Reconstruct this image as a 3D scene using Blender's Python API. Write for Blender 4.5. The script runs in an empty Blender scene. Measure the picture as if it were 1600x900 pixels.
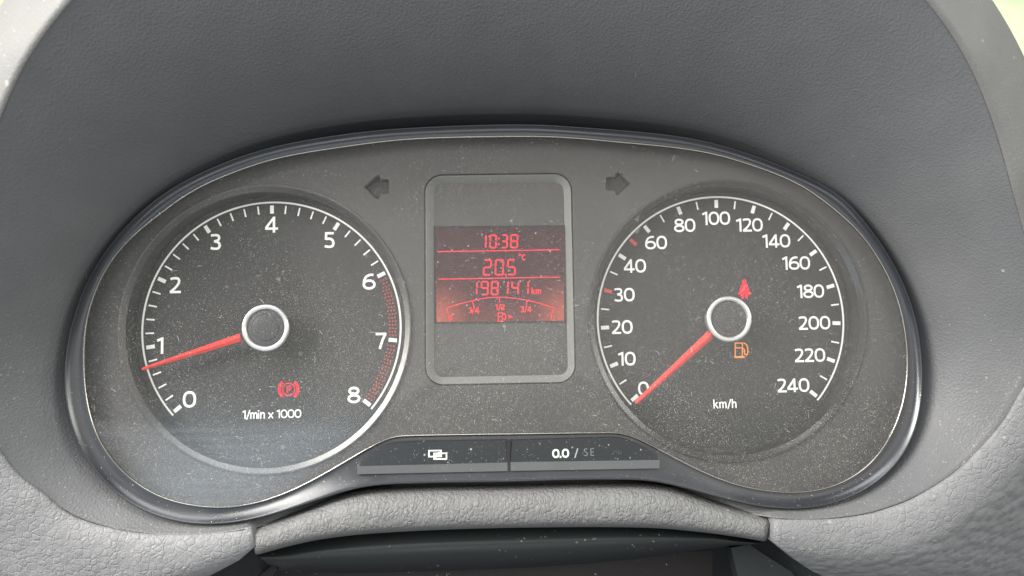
import bpy, bmesh, math, random
import numpy as np
from mathutils import Matrix, Vector

random.seed(7)
S = bpy.context.scene
COL = S.collection
MM = 0.001

# ------------------------------------------------------------------ camera
# cluster frame: x right, y away from the driver, z up along the gauge faces (millimetres); the whole
# dashboard leans back by TILT as it does in a car
TILT = Matrix.Rotation(math.radians(-30), 4, 'X')
YAW, PITCH, ROLL = (math.radians(a) for a in (-2.4500166, 4.46338426, 1.17463831))
CAM = np.array([-6.30548745, -248.685745, -7.42056254])
FPX = 1164.0

def _rot(y, p, r):
    cy, sy, cp, sp, cr, sr = math.cos(y), math.sin(y), math.cos(p), math.sin(p), math.cos(r), math.sin(r)
    Rz = np.array([[cy, sy, 0], [-sy, cy, 0], [0, 0, 1]])
    Rx = np.array([[1, 0, 0], [0, cp, sp], [0, -sp, cp]])
    Ry = np.array([[cr, 0, -sr], [0, 1, 0], [sr, 0, cr]])
    return Ry @ Rx @ Rz
ROT = _rot(YAW, PITCH, ROLL)

cam_data = bpy.data.cameras.new('camera')
cam = bpy.data.objects.new('camera', cam_data)
COL.objects.link(cam)
r_, f_, u_ = ROT[0], ROT[1], ROT[2]
m = Matrix(((r_[0], u_[0], -f_[0], CAM[0] * MM), (r_[1], u_[1], -f_[1], CAM[1] * MM),
            (r_[2], u_[2], -f_[2], CAM[2] * MM), (0, 0, 0, 1)))
cam.matrix_world = TILT @ m
cam_data.sensor_width = 36.0
cam_data.lens = FPX / 1600 * 36
cam_data.clip_start, cam_data.clip_end = 0.005, 400
cam_data.dof.use_dof = True
cam_data.dof.focus_distance = 0.243
cam_data.dof.aperture_fstop = 11
S.camera = cam
S.cycles.use_denoising = True
S.cycles.use_adaptive_sampling = False
S.cycles.max_bounces = 6
S.cycles.sample_clamp_indirect = 4.0

# ------------------------------------------------------------------ light
S.view_settings.view_transform = 'Standard'
S.view_settings.look = 'None'
S.view_settings.exposure = 0.12
S.view_settings.gamma = 1.0
world = bpy.data.worlds.new('World')
S.world = world
world.use_nodes = True
bg = world.node_tree.nodes['Background']
bg.inputs[0].default_value = (0.90, 0.96, 1.0, 1)
bg.inputs[1].default_value = 0.22

def area_light(name, loc, target, size, size_y, power, color=(1, 1, 1)):
    """loc and target in the cluster frame, metres."""
    L = bpy.data.lights.new(name, 'AREA')
    L.shape = 'RECTANGLE'
    L.size, L.size_y, L.energy, L.color = size, size_y, power, color
    o = bpy.data.objects.new(name, L)
    COL.objects.link(o)
    loc, target = TILT @ Vector(loc), TILT @ Vector(target)
    o.location = loc
    o.rotation_euler = (target - loc).to_track_quat('-Z', 'Y').to_euler()
    return o
# driver's side window, daylight through the roof and windscreen, added unseen lamps behind and below
area_light('far_window_light', (0.85, -0.50, 0.28), (-0.08, 0, 0), 0.5, 0.35, 4.5, (0.97, 1.0, 0.93))
area_light('side_window_light', (-0.54, -0.36, 0.27), (-0.02, 0, 0), 0.38, 0.36, 9.6, (1.0, 0.98, 0.94))
area_light('roof_window_light', (-0.12, -0.62, 0.72), (0, 0, -0.03), 0.6, 0.4, 4.5, (0.97, 0.98, 1.0))
area_light('rear_fill_light', (0.20, -1.05, 0.10), (0.02, 0, 0.02), 1.1, 0.50, 2.1, (1.0, 0.94, 0.88))  # unseen lamp added for front fill and a warm veil on the lens
area_light('low_left_fill_light', (-0.37, -1.0, -0.24), (-0.1, 0, -0.05), 0.40, 0.22, 0.62, (0.50, 0.75, 1.0))  # unseen bluish lamp added for its reflection low on the lens
area_light('lap_bounce_light', (-0.05, -0.50, -0.62), (0, 0, -0.05), 0.6, 0.18, 1.0, (0.92, 0.95, 1.0))  # unseen lamp added to light the undersides from below
# open daylight over the lawn ahead of the car
area_light('daylight_outside', (0.0, 9.0, 13.0), (0.0, 9.0 + 4.0, 6.0), 24, 24, 4200, (1.0, 1.0, 0.96))

# ------------------------------------------------------------------ helpers
def P(px, py, d):
    """Point in the cluster frame (mm) seen at photo position px, py, d mm in front of the dial faces."""
    v = np.array([(px - 800) / FPX, 1.0, -(py - 450) / FPX]) @ ROT
    k = (-d - CAM[1]) / v[1]
    return CAM + v * k

def PP(pts, d):
    return [P(x, y, d) for x, y in pts]

ORIGIN = {}
def thing(name, label, cat, origin, group=None):
    o = bpy.data.objects.new(name, None)
    o.empty_display_size = 0.02
    COL.objects.link(o)
    o.matrix_world = TILT @ Matrix.Translation(Vector(origin) * MM)
    o['label'], o['category'] = label, cat
    if group:
        o['group'] = group
    ORIGIN[o.name] = np.array(origin, float)
    return o

def root_of(o):
    while o.parent:
        o = o.parent
    return o

def make(name, verts, faces, mat, parent, smooth=True, auto=None, label=None, kind=None):
    org = ORIGIN[root_of(parent).name]
    me = bpy.data.meshes.new(name)
    me.from_pydata([tuple((np.asarray(v, float) - org) * MM) for v in verts], [], [tuple(f) for f in faces])
    bm = bmesh.new()
    bm.from_mesh(me)
    bmesh.ops.recalc_face_normals(bm, faces=bm.faces)
    if auto is not None:
        for e in bm.edges:
            e.smooth = not (len(e.link_faces) == 2 and e.calc_face_angle(0) > math.radians(auto))
    for f in bm.faces:
        f.smooth = smooth
    bm.to_mesh(me)
    bm.free()
    me.materials.append(mat)
    o = bpy.data.objects.new(name, me)
    COL.objects.link(o)
    o.parent = parent
    if label:
        o['label'] = label
    if kind:
        o['kind'] = kind
    return o

def crom(pts, n=8, closed=False):
    """Catmull-Rom through 2-D or 3-D points."""
    p = [np.asarray(q, float) for q in pts]
    out = []
    N = len(p)
    segs = N if closed else N - 1
    for i in range(segs):
        p1, p2 = p[i], p[(i + 1) % N]
        p0 = p[i - 1] if (closed or i > 0) else 2 * p1 - p2
        p3 = p[(i + 2) % N] if (closed or i + 2 < N) else 2 * p2 - p1
        for k in range(n):
            t = k / n
            out.append(0.5 * ((2 * p1) + (p2 - p0) * t + (2 * p0 - 5 * p1 + 4 * p2 - p3) * t * t + (3 * p1 - p0 - 3 * p2 + p3) * t ** 3))
    if not closed:
        out.append(p[-1])
    return out

def resample(pts, n, closed=False):
    p = np.array([np.asarray(q, float) for q in pts])
    if closed:
        p = np.vstack([p, p[:1]])
    s = np.concatenate([[0], np.cumsum(np.linalg.norm(np.diff(p, axis=0), axis=1))])
    t = np.linspace(0, s[-1], n + 1)[:-1] if closed else np.linspace(0, s[-1], n)
    return np.stack([np.interp(t, s, p[:, k]) for k in range(p.shape[1])], 1)

def by_angle(pts, c, n):
    """Resample a star-shaped closed outline at n equal angles about c."""
    p = np.array(pts, float) - np.array(c)
    a = np.arctan2(p[:, 1], p[:, 0])
    o = np.argsort(a)
    a, r = a[o], np.hypot(p[:, 0], p[:, 1])[o]
    a = np.concatenate([a - 2 * math.pi, a, a + 2 * math.pi])
    r = np.concatenate([r, r, r])
    th = np.linspace(-math.pi, math.pi, n, endpoint=False)
    rr = np.interp(th, a, r)
    return np.stack([c[0] + rr * np.cos(th), c[1] + rr * np.sin(th)], 1)

def loft(rings, closed=True):
    """Quads between successive rings of equal length."""
    n = len(rings[0])
    V = [v for r in rings for v in r]
    F = []
    for j in range(len(rings) - 1):
        for i in range(n if closed else n - 1):
            k = (i + 1) % n
            F.append((j * n + i, j * n + k, (j + 1) * n + k, (j + 1) * n + i))
    return V, F

def lathe(c, prof, n=128):
    """Rings (r, d) turned about the axis through (cx, cz) of the cluster frame."""
    rings = []
    for r, d in prof:
        rings.append([(c[0] + r * math.cos(2 * math.pi * i / n), -d, c[1] + r * math.sin(2 * math.pi * i / n)) for i in range(n)])
    return loft(rings)

def fill_plate(name, loops, d, mat, parent, thick=1.0, bevel=0.3, label=None):
    """Flat plate with holes: outline loops in (x, z) mm, front face at d."""
    org = ORIGIN[root_of(parent).name]
    cu = bpy.data.curves.new(name, 'CURVE')
    cu.dimensions = '2D'
    cu.fill_mode = 'BOTH'
    for lp in loops:
        sp = cu.splines.new('POLY')
        sp.points.add(len(lp) - 1)
        for q, (x, z) in zip(sp.points, lp):
            q.co = (x * MM, z * MM, 0, 1)
        sp.use_cyclic_u = True
    cu.extrude = (thick / 2 - bevel) * MM
    cu.bevel_depth = bevel * MM
    cu.bevel_resolution = 2
    cu.offset = -bevel * MM
    tmp = bpy.data.objects.new(name, cu)
    COL.objects.link(tmp)
    dg = bpy.context.evaluated_depsgraph_get()
    me = bpy.data.meshes.new_from_object(tmp.evaluated_get(dg))
    bpy.data.objects.remove(tmp)
    me.name = name
    # curve plane XY -> cluster XZ, curve +Z -> towards the driver (-y)
    me.transform(Matrix.Translation(Vector((-org[0], -d + thick / 2 - org[1], -org[2])) * MM) @ Matrix.Rotation(math.radians(90), 4, 'X'))
    me.materials.clear()
    me.materials.append(mat)
    for p in me.polygons:
        p.use_smooth = False
    o = bpy.data.objects.new(name, me)
    COL.objects.link(o)
    o.parent = parent
    if label:
        o['label'] = label
    return o

def circle(c, r, n=128):
    return [(c[0] + r * math.cos(2 * math.pi * i / n), c[1] + r * math.sin(2 * math.pi * i / n)) for i in range(n)]

def xz(pts, d):
    return [(q[0], q[2]) for q in PP(pts, d)]

class Print:
    """Flat printing: ribbons and polygons in the (x, z) plane, each a hair prouder than the last."""
    def __init__(s, d):
        s.d, s.V, s.F, s.k = d, [], [], 0
    def poly(s, pts):
        b = len(s.V)
        s.V += [(x, -(s.d + s.k * 0.012), z) for x, z in pts]
        s.F.append(tuple(range(b, b + len(pts))))
        s.k += 1
    def stroke(s, pts, w, closed=False, w_end=None):
        p = [np.asarray(q, float) for q in pts]
        n = len(p)
        b = len(s.V)
        y = -(s.d + s.k * 0.012)
        s.k += 1
        for i in range(n):
            a = p[i - 1] if (closed or i > 0) else p[i]
            c = p[(i + 1) % n] if (closed or i < n - 1) else p[i]
            t1, t2 = p[i] - a, c - p[i]
            l1, l2 = np.linalg.norm(t1), np.linalg.norm(t2)
            t1 = t1 / l1 if l1 > 1e-9 else t2 / l2
            t2 = t2 / l2 if l2 > 1e-9 else t1
            t = t1 + t2
            t /= max(np.linalg.norm(t), 1e-9)
            nn = np.array([-t[1], t[0]])
            ww = w if w_end is None else w + (w_end - w) * i / (n - 1)
            h = ww / 2 / max(0.45, abs(float(np.dot(nn, np.array([-t2[1], t2[0]])))))
            s.V += [(p[i][0] + nn[0] * h, y, p[i][1] + nn[1] * h), (p[i][0] - nn[0] * h, y, p[i][1] - nn[1] * h)]
        for i in range(n if closed else n - 1):
            k = (i + 1) % n
            s.F.append((b + 2 * i, b + 2 * k, b + 2 * k + 1, b + 2 * i + 1))
    def build(s, name, mat, parent, label=None, kind=None):
        return make(name, s.V, s.F, mat, parent, smooth=False, label=label, kind=kind)

def arc(cx, cy, rx, ry, a0, a1, n=14):
    return [(cx + rx * math.cos(math.radians(a0 + (a1 - a0) * i / n)), cy + ry * math.sin(math.radians(a0 + (a1 - a0) * i / n))) for i in range(n + 1)]

def sup(cx, cy, rx, ry, e=2.35, n=28):
    o = []
    for i in range(n):
        a = 2 * math.pi * i / n
        c, s = math.cos(a), math.sin(a)
        o.append((cx + rx * math.copysign(abs(c) ** (2 / e), c), cy + ry * math.copysign(abs(s) ** (2 / e), s)))
    return o

# stroke alphabet of the dials: cap height 1, strokes run along the centre line of a pen of width w
def glyph(ch, w):
    h = w / 2
    if ch == '0':
        return 0.80, [(sup(.40, .5, .40 - h, .5 - h), True)]
    if ch == '1':
        return 0.46, [([(.32, 0), (.32, 1)], False), ([(.32 - h * .2, 1 - h * 1.05), (.02, .80)], False)]
    if ch == '2':
        c = crom([(.05, .86), (.16, 1 - h * 1.15), (.33, 1 - h), (.50, .92 - h * .3), (.575, .75), (.50, .53), (.30, .29), (.06, h * 1.2)], 5)
        return 0.70, [(c, False), ([(.02, h), (.69, h)], False)]
    if ch == '3':
        a = crom([(.05, .92 - h * .25), (.26, 1 - h), (.46, .93 - h * .3), (.55, .77), (.47, .60), (.24, .535)], 5)
        b = crom([(.24, .535), (.49, .47), (.585, .28), (.50, .10), (.28, h), (.04, .05 + h)], 5)
        return 0.68, [(a, False), (b, False)]
    if ch == '4':
        return 0.80, [([(.54, 0), (.54, 1)], False), ([(.54 - h * .4, 1 - h * 1.2), (.05, .29)], False), ([(.0, .25), (.79, .25)], False)]
    if ch == '5':
        b = crom([(.13, .555), (.30, .585), (.50, .51), (.575, .31), (.50, .11), (.28, h), (.04, .04 + h)], 5)
        return 0.68, [([(.13, 1), (.115, .52)], False), ([(.07 + h, 1 - h), (.60, 1 - h)], False), (b, False)]
    if ch in '69':
        bowl = sup(.41, .32, .36 - h * .4, .32 - h, 2.1)
        tail = crom([(.68, 1 - h * 1.05), (.44, .95 - h * .5), (.23, .80), (.11, .57), (.085, .36)], 5)
        st = [(bowl, True), (tail, False)]
        if ch == '9':
            st = [([(.80 - x, 1 - y) for x, y in p], c) for p, c in st]
        return 0.80, st
    if ch == '7':
        return 0.66, [([(.0, 1 - h), (.655, 1 - h)], False), ([(.60, 1 - h), (.42, .56), (.24, 0)], False)]
    if ch == '8':
        return 0.74, [(sup(.37, .745, .30 - h * .5, .255 - h, 2.1), True), (sup(.37, .275, .36 - h * .6, .275 - h * .9, 2.1), True)]
    if ch == '/':
        return 0.42, [([(.02, -.08), (.40, 1.04)], False)]
    if ch == '.':
        return 0.24, [([(.10, 0), (.10, w * 1.15)], False)]
    if ch == 'k':
        return 0.62, [([(h, 0), (h, 1.04)], False), ([(h, .30), (.50, .72)], False), ([(.24, .42), (.56, 0)], False)]
    if ch == 'm':
        a = crom([(h, .48), (.20, .66), (.34, .68), (.42, .55), (.43, .40)], 5)
        b = crom([(.43, .48), (.56, .66), (.70, .68), (.78, .55), (.79, .40)], 5)
        return 0.90, [([(h, 0), (h, .73)], False), (a + [(.43, 0)], False), (b + [(.79, 0)], False)]
    if ch in 'nh':
        a = crom([(h, .46), (.22, .66), (.38, .68), (.48, .55), (.49, .40)], 5)
        return 0.62, [([(h, 0), (h, .73 if ch == 'n' else 1.04)], False), (a + [(.49, 0)], False)]
    if ch == 'i':
        return 0.24, [([(h, 0), (h, .70)], False), ([(h, .84), (h, .99)], False)]
    if ch == 'x':
        return 0.58, [([(.0, 0), (.54, .70)], False), ([(.0, .70), (.54, 0)], False)]
    if ch == 'S':
        return 0.62, [(crom([(.52, .90), (.33, 1 - h), (.12, .88), (.10, .68), (.28, .53), (.46, .42), (.52, .24), (.42, .07), (.24, h), (.03, .09)], 5), False)]
    if ch == 'E':
        return 0.58, [([(.06, 0), (.06, 1)], False), ([(.06, 1 - h), (.5, 1 - h)], False), ([(.06, .5), (.46, .5)], False), ([(.06, h), (.5, h)], False)]
    if ch == 'C':
        return 0.66, [(crom([(.58, .88), (.38, 1 - h), (.14, .84), (.06, .5), (.14, .16), (.38, h), (.58, .12)], 5), False)]
    if ch == 'P':
        return 0.60, [([(.08, 0), (.08, 1)], False), (crom([(.08, 1 - h), (.36, 1 - h), (.52, .86), (.52, .62), (.36, .48), (.08, .48)], 4), False)]
    return 0.34, []

def text(pr, s, center, height, pen=0.15, track=0.06, squash=1.0):
    tot = sum(glyph(c, pen)[0] + track for c in s) - track
    x = -tot / 2
    for c in s:
        adv, st = glyph(c, pen)
        for pts, cl in st:
            pr.stroke([(center[0] + (x + q[0]) * height * squash, center[1] + (q[1] - .5) * height) for q in pts], pen * height, cl)
        x += adv + track

# ------------------------------------------------------------------ materials
class M:
    def __init__(s, name):
        s.m = bpy.data.materials.new(name)
        s.m.use_nodes = True
        s.t = s.m.node_tree
        s.bsdf = s.t.nodes['Principled BSDF']
        s.co = s.t.nodes.new('ShaderNodeTexCoord').outputs['Object']
    def n(s, typ, ins=None, **kw):
        nd = s.t.nodes.new(typ)
        for k, v in kw.items():
            setattr(nd, k, v)
        for k, v in (ins or {}).items():
            if isinstance(v, bpy.types.NodeSocket):
                s.t.links.new(v, nd.inputs[k])
            else:
                nd.inputs[k].default_value = v
        return nd
    def math(s, op, a, b=0.0, c=0.0, clamp=False):
        return s.n('ShaderNodeMath', {0: a, 1: b, 2: c}, operation=op, use_clamp=clamp).outputs[0]
    def noise(s, scale, detail=3.0, rough=.5, co=None, dist=0.0):
        return s.n('ShaderNodeTexNoise', {'Vector': co or s.co, 'Scale': scale, 'Detail': detail, 'Roughness': rough, 'Distortion': dist}).outputs['Fac']
    def rng(s, v, a, b, c=0.0, d=1.0, smooth=False):
        return s.n('ShaderNodeMapRange', {0: v, 1: a, 2: b, 3: c, 4: d}, interpolation_type='SMOOTHSTEP' if smooth else 'LINEAR').outputs[0]
    def flat(s):
        q = s.n('ShaderNodeSeparateXYZ', {0: s.co})
        return s.n('ShaderNodeCombineXYZ', {0: q.outputs[0], 1: q.outputs[2]}).outputs[0]
    def specks(s, scale, density, rmax, co=None, mask=None):
        """Grains of dust: a few cells of a cell pattern hold a dot of random size; co: flat x, z position."""
        vo = s.n('ShaderNodeTexVoronoi', {'Vector': co or s.co, 'Scale': scale, 'Randomness': 1.0}, voronoi_dimensions='2D' if co else '3D')
        sep = s.n('ShaderNodeSeparateColor', {0: vo.outputs['Color']})
        thr = 1 - density
        if mask is not None:
            thr = s.math('SUBTRACT', 1.0, s.math('MULTIPLY', mask, density))
        e = s.math('SUBTRACT', sep.outputs[0], thr)
        rad = s.math('MULTIPLY', s.math('MAXIMUM', s.math('DIVIDE', e, density), 0.0), rmax)
        rad = s.math('MULTIPLY', rad, s.math('ADD', sep.outputs[1], .35))
        q = s.math('DIVIDE', vo.outputs['Distance'], s.math('MAXIMUM', rad, 1e-4))
        f = s.rng(q, .55, 1.0, 1.0, 0.0)
        return s.math('MULTIPLY', f, s.math('GREATER_THAN', e, 0.0))
    def mix(s, f, a, b):
        nd = s.n('ShaderNodeMix', data_type='RGBA')
        for k, v in ((0, f), (6, a), (7, b)):
            if isinstance(v, bpy.types.NodeSocket):
                s.t.links.new(v, nd.inputs[k])
            else:
                nd.inputs[k].default_value = v if k == 0 else (*v[:3], 1)
        return nd.outputs[2]
    def set(s, **kw):
        names = {'base': 'Base Color', 'rough': 'Roughness', 'metal': 'Metallic', 'spec': 'Specular IOR Level', 'coat': 'Coat Weight',
                 'coat_rough': 'Coat Roughness', 'emit': 'Emission Color', 'estr': 'Emission Strength', 'normal': 'Normal', 'sheen': 'Sheen Weight'}
        for k, v in kw.items():
            i = s.bsdf.inputs[names[k]]
            if isinstance(v, bpy.types.NodeSocket):
                s.t.links.new(v, i)
            elif isinstance(v, tuple):
                i.default_value = (*v[:3], 1)
            else:
                i.default_value = v
        return s
    def bump(s, h, strength=.5, dist=.0002, normal=None):
        ins = {'Height': h, 'Strength': strength, 'Distance': dist}
        if normal is not None:
            ins['Normal'] = normal
        return s.n('ShaderNodeBump', ins).outputs[0]

DUST = (.52, .50, .45)

def dark_plastic(name, base, rough, grain=900, bump=.35, dust=.5, dust_density=.05, spec=.4, haze=0.0, low=None, flat=False):
    k = M(name)
    fc = k.flat() if flat else None
    g = k.n('ShaderNodeTexVoronoi', {'Vector': k.co, 'Scale': grain, 'Randomness': 1.0}).outputs['Distance']
    n1 = k.noise(35, 4)
    patch = k.rng(n1, .35, .7, .25, 1.0)
    if low is not None:                      # more settled dust lower down
        z = k.n('ShaderNodeSeparateXYZ', {0: k.co}).outputs[2]
        patch = k.math('MULTIPLY', patch, k.rng(z, low[0], low[1], 1.0, .12))
    sp = k.specks(700, dust_density, .55 if flat else .9, mask=patch, co=fc)
    sp2 = k.specks(1500, min(.9, dust_density * 3), .5 if flat else .9, mask=patch, co=fc)
    d = k.math('MULTIPLY', k.math('MAXIMUM', sp, k.math('MULTIPLY', sp2, .55)), dust, clamp=True)
    film = k.math('MULTIPLY', k.rng(n1, .3, .75), haze)
    if low is not None:
        film = k.math('MULTIPLY', film, k.rng(z, low[0], low[1], 1.0, .2))
    c0 = k.mix(k.rng(k.noise(90, 3), .3, .7), tuple(x * .96 for x in base), tuple(x * 1.04 for x in base))
    c = k.mix(d, k.mix(film, c0, DUST), DUST)
    k.set(base=c, rough=k.rng(k.noise(60, 3), .3, .7, rough - .05, rough + .06), spec=spec, normal=k.bump(g, bump, .00015))
    return k.m

def leather(name, base, cell, strength=.8, rough=.5, rel=.0003, crease=.10, pebble=.35, stretch=(1, 1, 1), coarse=False):
    k = M(name)
    warp = k.n('ShaderNodeTexNoise', {'Vector': k.co, 'Scale': cell * .7, 'Detail': 2.0, 'Roughness': .5})
    mp = k.n('ShaderNodeMapping', {'Vector': k.co, 'Scale': stretch}).outputs[0]
    wv = k.n('ShaderNodeVectorMath', {0: warp.outputs['Color'], 1: (.75 / cell,) * 3}, operation='MULTIPLY').outputs[0]
    co = k.n('ShaderNodeVectorMath', {0: mp, 1: wv}, operation='ADD').outputs[0]
    e1 = k.n('ShaderNodeTexVoronoi', {'Vector': co, 'Scale': cell, 'Randomness': 1.0}, feature='DISTANCE_TO_EDGE').outputs['Distance']
    f1 = k.n('ShaderNodeTexVoronoi', {'Vector': co, 'Scale': cell, 'Randomness': 1.0, 'Smoothness': .6}, feature='SMOOTH_F1').outputs['Distance']
    e2 = k.n('ShaderNodeTexVoronoi', {'Vector': co, 'Scale': cell * 2.1, 'Randomness': 1.0}, feature='DISTANCE_TO_EDGE').outputs['Distance']
    some = k.rng(k.noise(cell * .5, 2), .38, .62, .25, 1.0)
    h = k.math('MULTIPLY', k.rng(e1, 0.0, crease, smooth=True), some)
    h = k.math('ADD', h, k.math('MULTIPLY', k.rng(e2, 0.0, .16, smooth=True), .22))
    h = k.math('ADD', h, k.math('MULTIPLY', f1, -pebble * 2.2))
    h = k.math('ADD', h, k.math('MULTIPLY', k.noise(cell * 3, 3, .5), .18))
    h = k.math('ADD', h, k.math('MULTIPLY', k.noise(cell * .5, 3), .9))
    if coarse:                               # the grain swells into pebbles where the skin rolls over
        roll = k.n('ShaderNodeAttribute', attribute_name='roll').outputs['Fac']
        p1 = k.n('ShaderNodeTexVoronoi', {'Vector': co, 'Scale': cell * .50, 'Randomness': .9, 'Smoothness': .35}, feature='SMOOTH_F1').outputs['Distance']
        dome = k.math('MULTIPLY', k.math('SUBTRACT', .55, p1), 8.0)
        h = k.math('ADD', k.math('MULTIPLY', h, k.math('SUBTRACT', 1.0, k.math('MULTIPLY', roll, .6))), k.math('MULTIPLY', dome, roll))
    sp = k.specks(1000, .03, .7)
    c0 = k.mix(k.rng(k.noise(45, 4), .3, .7), tuple(x * .92 for x in base), tuple(x * 1.07 for x in base))
    c = k.mix(k.math('MULTIPLY', sp, .4), c0, DUST)
    k.set(base=c, rough=k.rng(k.noise(cell * 2, 3), .3, .7, rough - .06, rough + .1), spec=.5, normal=k.bump(h, strength, rel))
    return k.m

def plain(name, base, rough=.5, **kw):
    k = M(name)
    n1 = k.noise(220, 3)
    k.set(base=k.mix(k.rng(n1, .3, .7), tuple(x * .94 for x in base), tuple(min(1, x * 1.05) for x in base)),
          rough=k.rng(k.noise(400, 2), .3, .7, max(.02, rough - .04), rough + .04), **kw)
    return k.m

def glow(name, base, col, strength):
    k = M(name)
    n1 = k.noise(900, 2)
    k.set(base=base, rough=.5, emit=col, estr=k.rng(n1, .25, .75, strength * .85, strength * 1.1))
    return k.m

mat_lining = dark_plastic('hood_lining_plastic', (.124, .125, .129), .50, grain=1450, bump=.7, dust=.5, dust_density=.06, haze=.10, low=(-.085, -.01))
mat_rim = dark_plastic('hood_rim_plastic', (.155, .152, .147), .6, grain=1500, bump=.5, dust=.4, dust_density=.03, haze=.12)
mat_bezel = dark_plastic('bezel_plastic', (.022, .024, .029), .30, grain=2500, bump=.05, dust=.6, dust_density=.06, spec=1.0, low=(-.09, .04), flat=True)
mat_face = dark_plastic('face_plastic', (.066, .063, .061), .42, grain=2600, bump=.12, dust=.3, dust_density=.03)
mat_dial = dark_plastic('dial_plastic', (.036, .036, .036), .62, grain=3000, bump=.1, dust=.2, dust_density=.02, spec=.3)
mat_wall = plain('dial_wall_plastic', (.022, .022, .023), .35)
mat_chrome = plain('dark_chrome', (.125, .122, .117), .34, metal=1.0)
mat_black_ring = plain('gloss_black_ring', (.036, .035, .035), .22, spec=.5)
mat_silver = plain('satin_silver', (.80, .79, .77), .30, metal=.75)
mat_hub = dark_plastic('hub_plastic', (.048, .049, .052), .45, grain=2600, bump=.1, dust=.35, dust_density=.05)
mat_edge = plain('lens_edge_plastic', (.42, .40, .37), .18, metal=.9)
mat_white = glow('white_print', (.82, .81, .77), (1, .97, .9), .16)
mat_redprint = glow('red_print', (.65, .05, .04), (1, .06, .04), .12)
mat_needle = glow('needle_red', (.74, .035, .028), (1, .05, .035), .14)  # faint emission added so the needles look brighter
mat_red = glow('red_lamp', (.2, .004, .012), (1.0, .0, .032), .74)
mat_amber = glow('amber_lamp', (.4, .15, .02), (1.0, .26, .035), .80)
mat_seg = glow('display_red', (.3, .01, .02), (1.0, .0, .03), .74)
mat_button = dark_plastic('button_plastic', (.026, .029, .031), .42, grain=2500, bump=.15, dust=.6, dust_density=.16, flat=True)
mat_chamfer_lit = dark_plastic('button_plastic_lit', (.22, .222, .222), .45, grain=2500, bump=.15, dust=.5, dust_density=.08, flat=True)  # button plastic painted lighter, for the light the chamfer catches
mat_symbol = plain('symbol_paint', (.74, .77, .70), .5)
mat_worn = plain('worn_symbol_paint', (.16, .17, .165), .5)
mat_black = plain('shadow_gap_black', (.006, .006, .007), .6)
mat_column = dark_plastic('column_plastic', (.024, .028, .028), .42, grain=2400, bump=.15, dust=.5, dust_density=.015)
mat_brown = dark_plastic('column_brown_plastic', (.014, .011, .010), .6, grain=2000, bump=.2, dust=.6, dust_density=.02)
mat_pad = leather('pad_leather', (.235, .231, .233), 470, strength=.62, crease=.14, pebble=.16, rel=.0003, coarse=True)
mat_strip = leather('strip_leather', (.190, .187, .183), 600, strength=.75, rel=.00033, crease=.20, pebble=.35, stretch=(1.25, 1, .8))
mat_arrow = dark_plastic('arrow_plastic', (.020, .020, .019), .5, grain=2600, bump=.1, dust=.2, dust_density=.02)

# screen: dark glass with the warm backlight leaking up from its lower corners
k = M('screen_glass')
sx = k.n('ShaderNodeSeparateXYZ', {0: k.n('ShaderNodeTexCoord').outputs['Generated']})
u = k.math('ABSOLUTE', k.math('SUBTRACT', sx.outputs[0], .5))
v = sx.outputs[2]
corner = k.math('MULTIPLY', k.rng(u, .12, .55, smooth=True), k.rng(v, .0, .55, 1.0, 0.0, smooth=True))
low = k.math('MULTIPLY', k.rng(v, 0, .35, 1, 0, smooth=True), .22)
gl = k.math('MAXIMUM', corner, low)
k.set(base=k.mix(k.specks(1300, .12, .5), (.030, .018, .021), (.3, .27, .25)), rough=.7, spec=.1, emit=k.mix(gl, (.055, .010, .016), (.72, .15, .085)), estr=k.rng(gl, 0, 1, .55, .75))
mat_screen = k.m

# lens: clear plastic, mirror-like by Fresnel, carrying dust, a thin film and wiped smears with a bluish reflection painted in
k = M('lens_plastic')
z = k.n('ShaderNodeSeparateXYZ', {0: k.co})
zz, xx = z.outputs[2], z.outputs[0]
lowness = k.rng(zz, -.075, .055, 1.0, .16)
fc = k.flat()
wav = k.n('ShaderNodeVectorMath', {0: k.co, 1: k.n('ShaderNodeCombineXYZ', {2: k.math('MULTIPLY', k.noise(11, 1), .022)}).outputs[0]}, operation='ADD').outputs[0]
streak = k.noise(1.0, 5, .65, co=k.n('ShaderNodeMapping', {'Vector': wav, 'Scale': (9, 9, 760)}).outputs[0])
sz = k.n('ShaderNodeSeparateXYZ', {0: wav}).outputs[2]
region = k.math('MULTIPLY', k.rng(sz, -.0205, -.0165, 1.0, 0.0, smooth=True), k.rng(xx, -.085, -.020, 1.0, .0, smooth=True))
smear_sheen = k.math('MULTIPLY', region, k.math('MULTIPLY', k.rng(streak, .34, .70, .22, 1.0), k.rng(k.noise(38, 3), .32, .66, .35, 1.0)))
edge_pool = k.rng(zz, -.066, -.050, 1.0, .0, smooth=True)
film = k.math('ADD', .020, k.math('MULTIPLY', k.math('MULTIPLY', k.noise(22, 4), lowness), .105))
film = k.math('MULTIPLY', film, k.rng(xx, -.135, -.085, .45, 1.0))  # thinner at the left, painting in the weaker reflection there
film = k.math('ADD', film, k.math('MULTIPLY', smear_sheen, .18))
film = k.math('ADD', film, k.math('MULTIPLY', k.math('MULTIPLY', edge_pool, region), .05))
cov = k.math('MINIMUM', film, 1.0, clamp=True)
dcol = k.mix(k.math('MULTIPLY', smear_sheen, 1.0, clamp=True), (.62, .60, .55), (.42, .50, .62))
tr = k.n('ShaderNodeBsdfTransparent', {0: (.97, .97, .97, 1)})
gls = k.n('ShaderNodeBsdfGlossy', {'Color': (1, 1, 1, 1), 'Roughness': .17})
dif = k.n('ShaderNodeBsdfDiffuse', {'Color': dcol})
geo = k.n('ShaderNodeNewGeometry')
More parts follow.
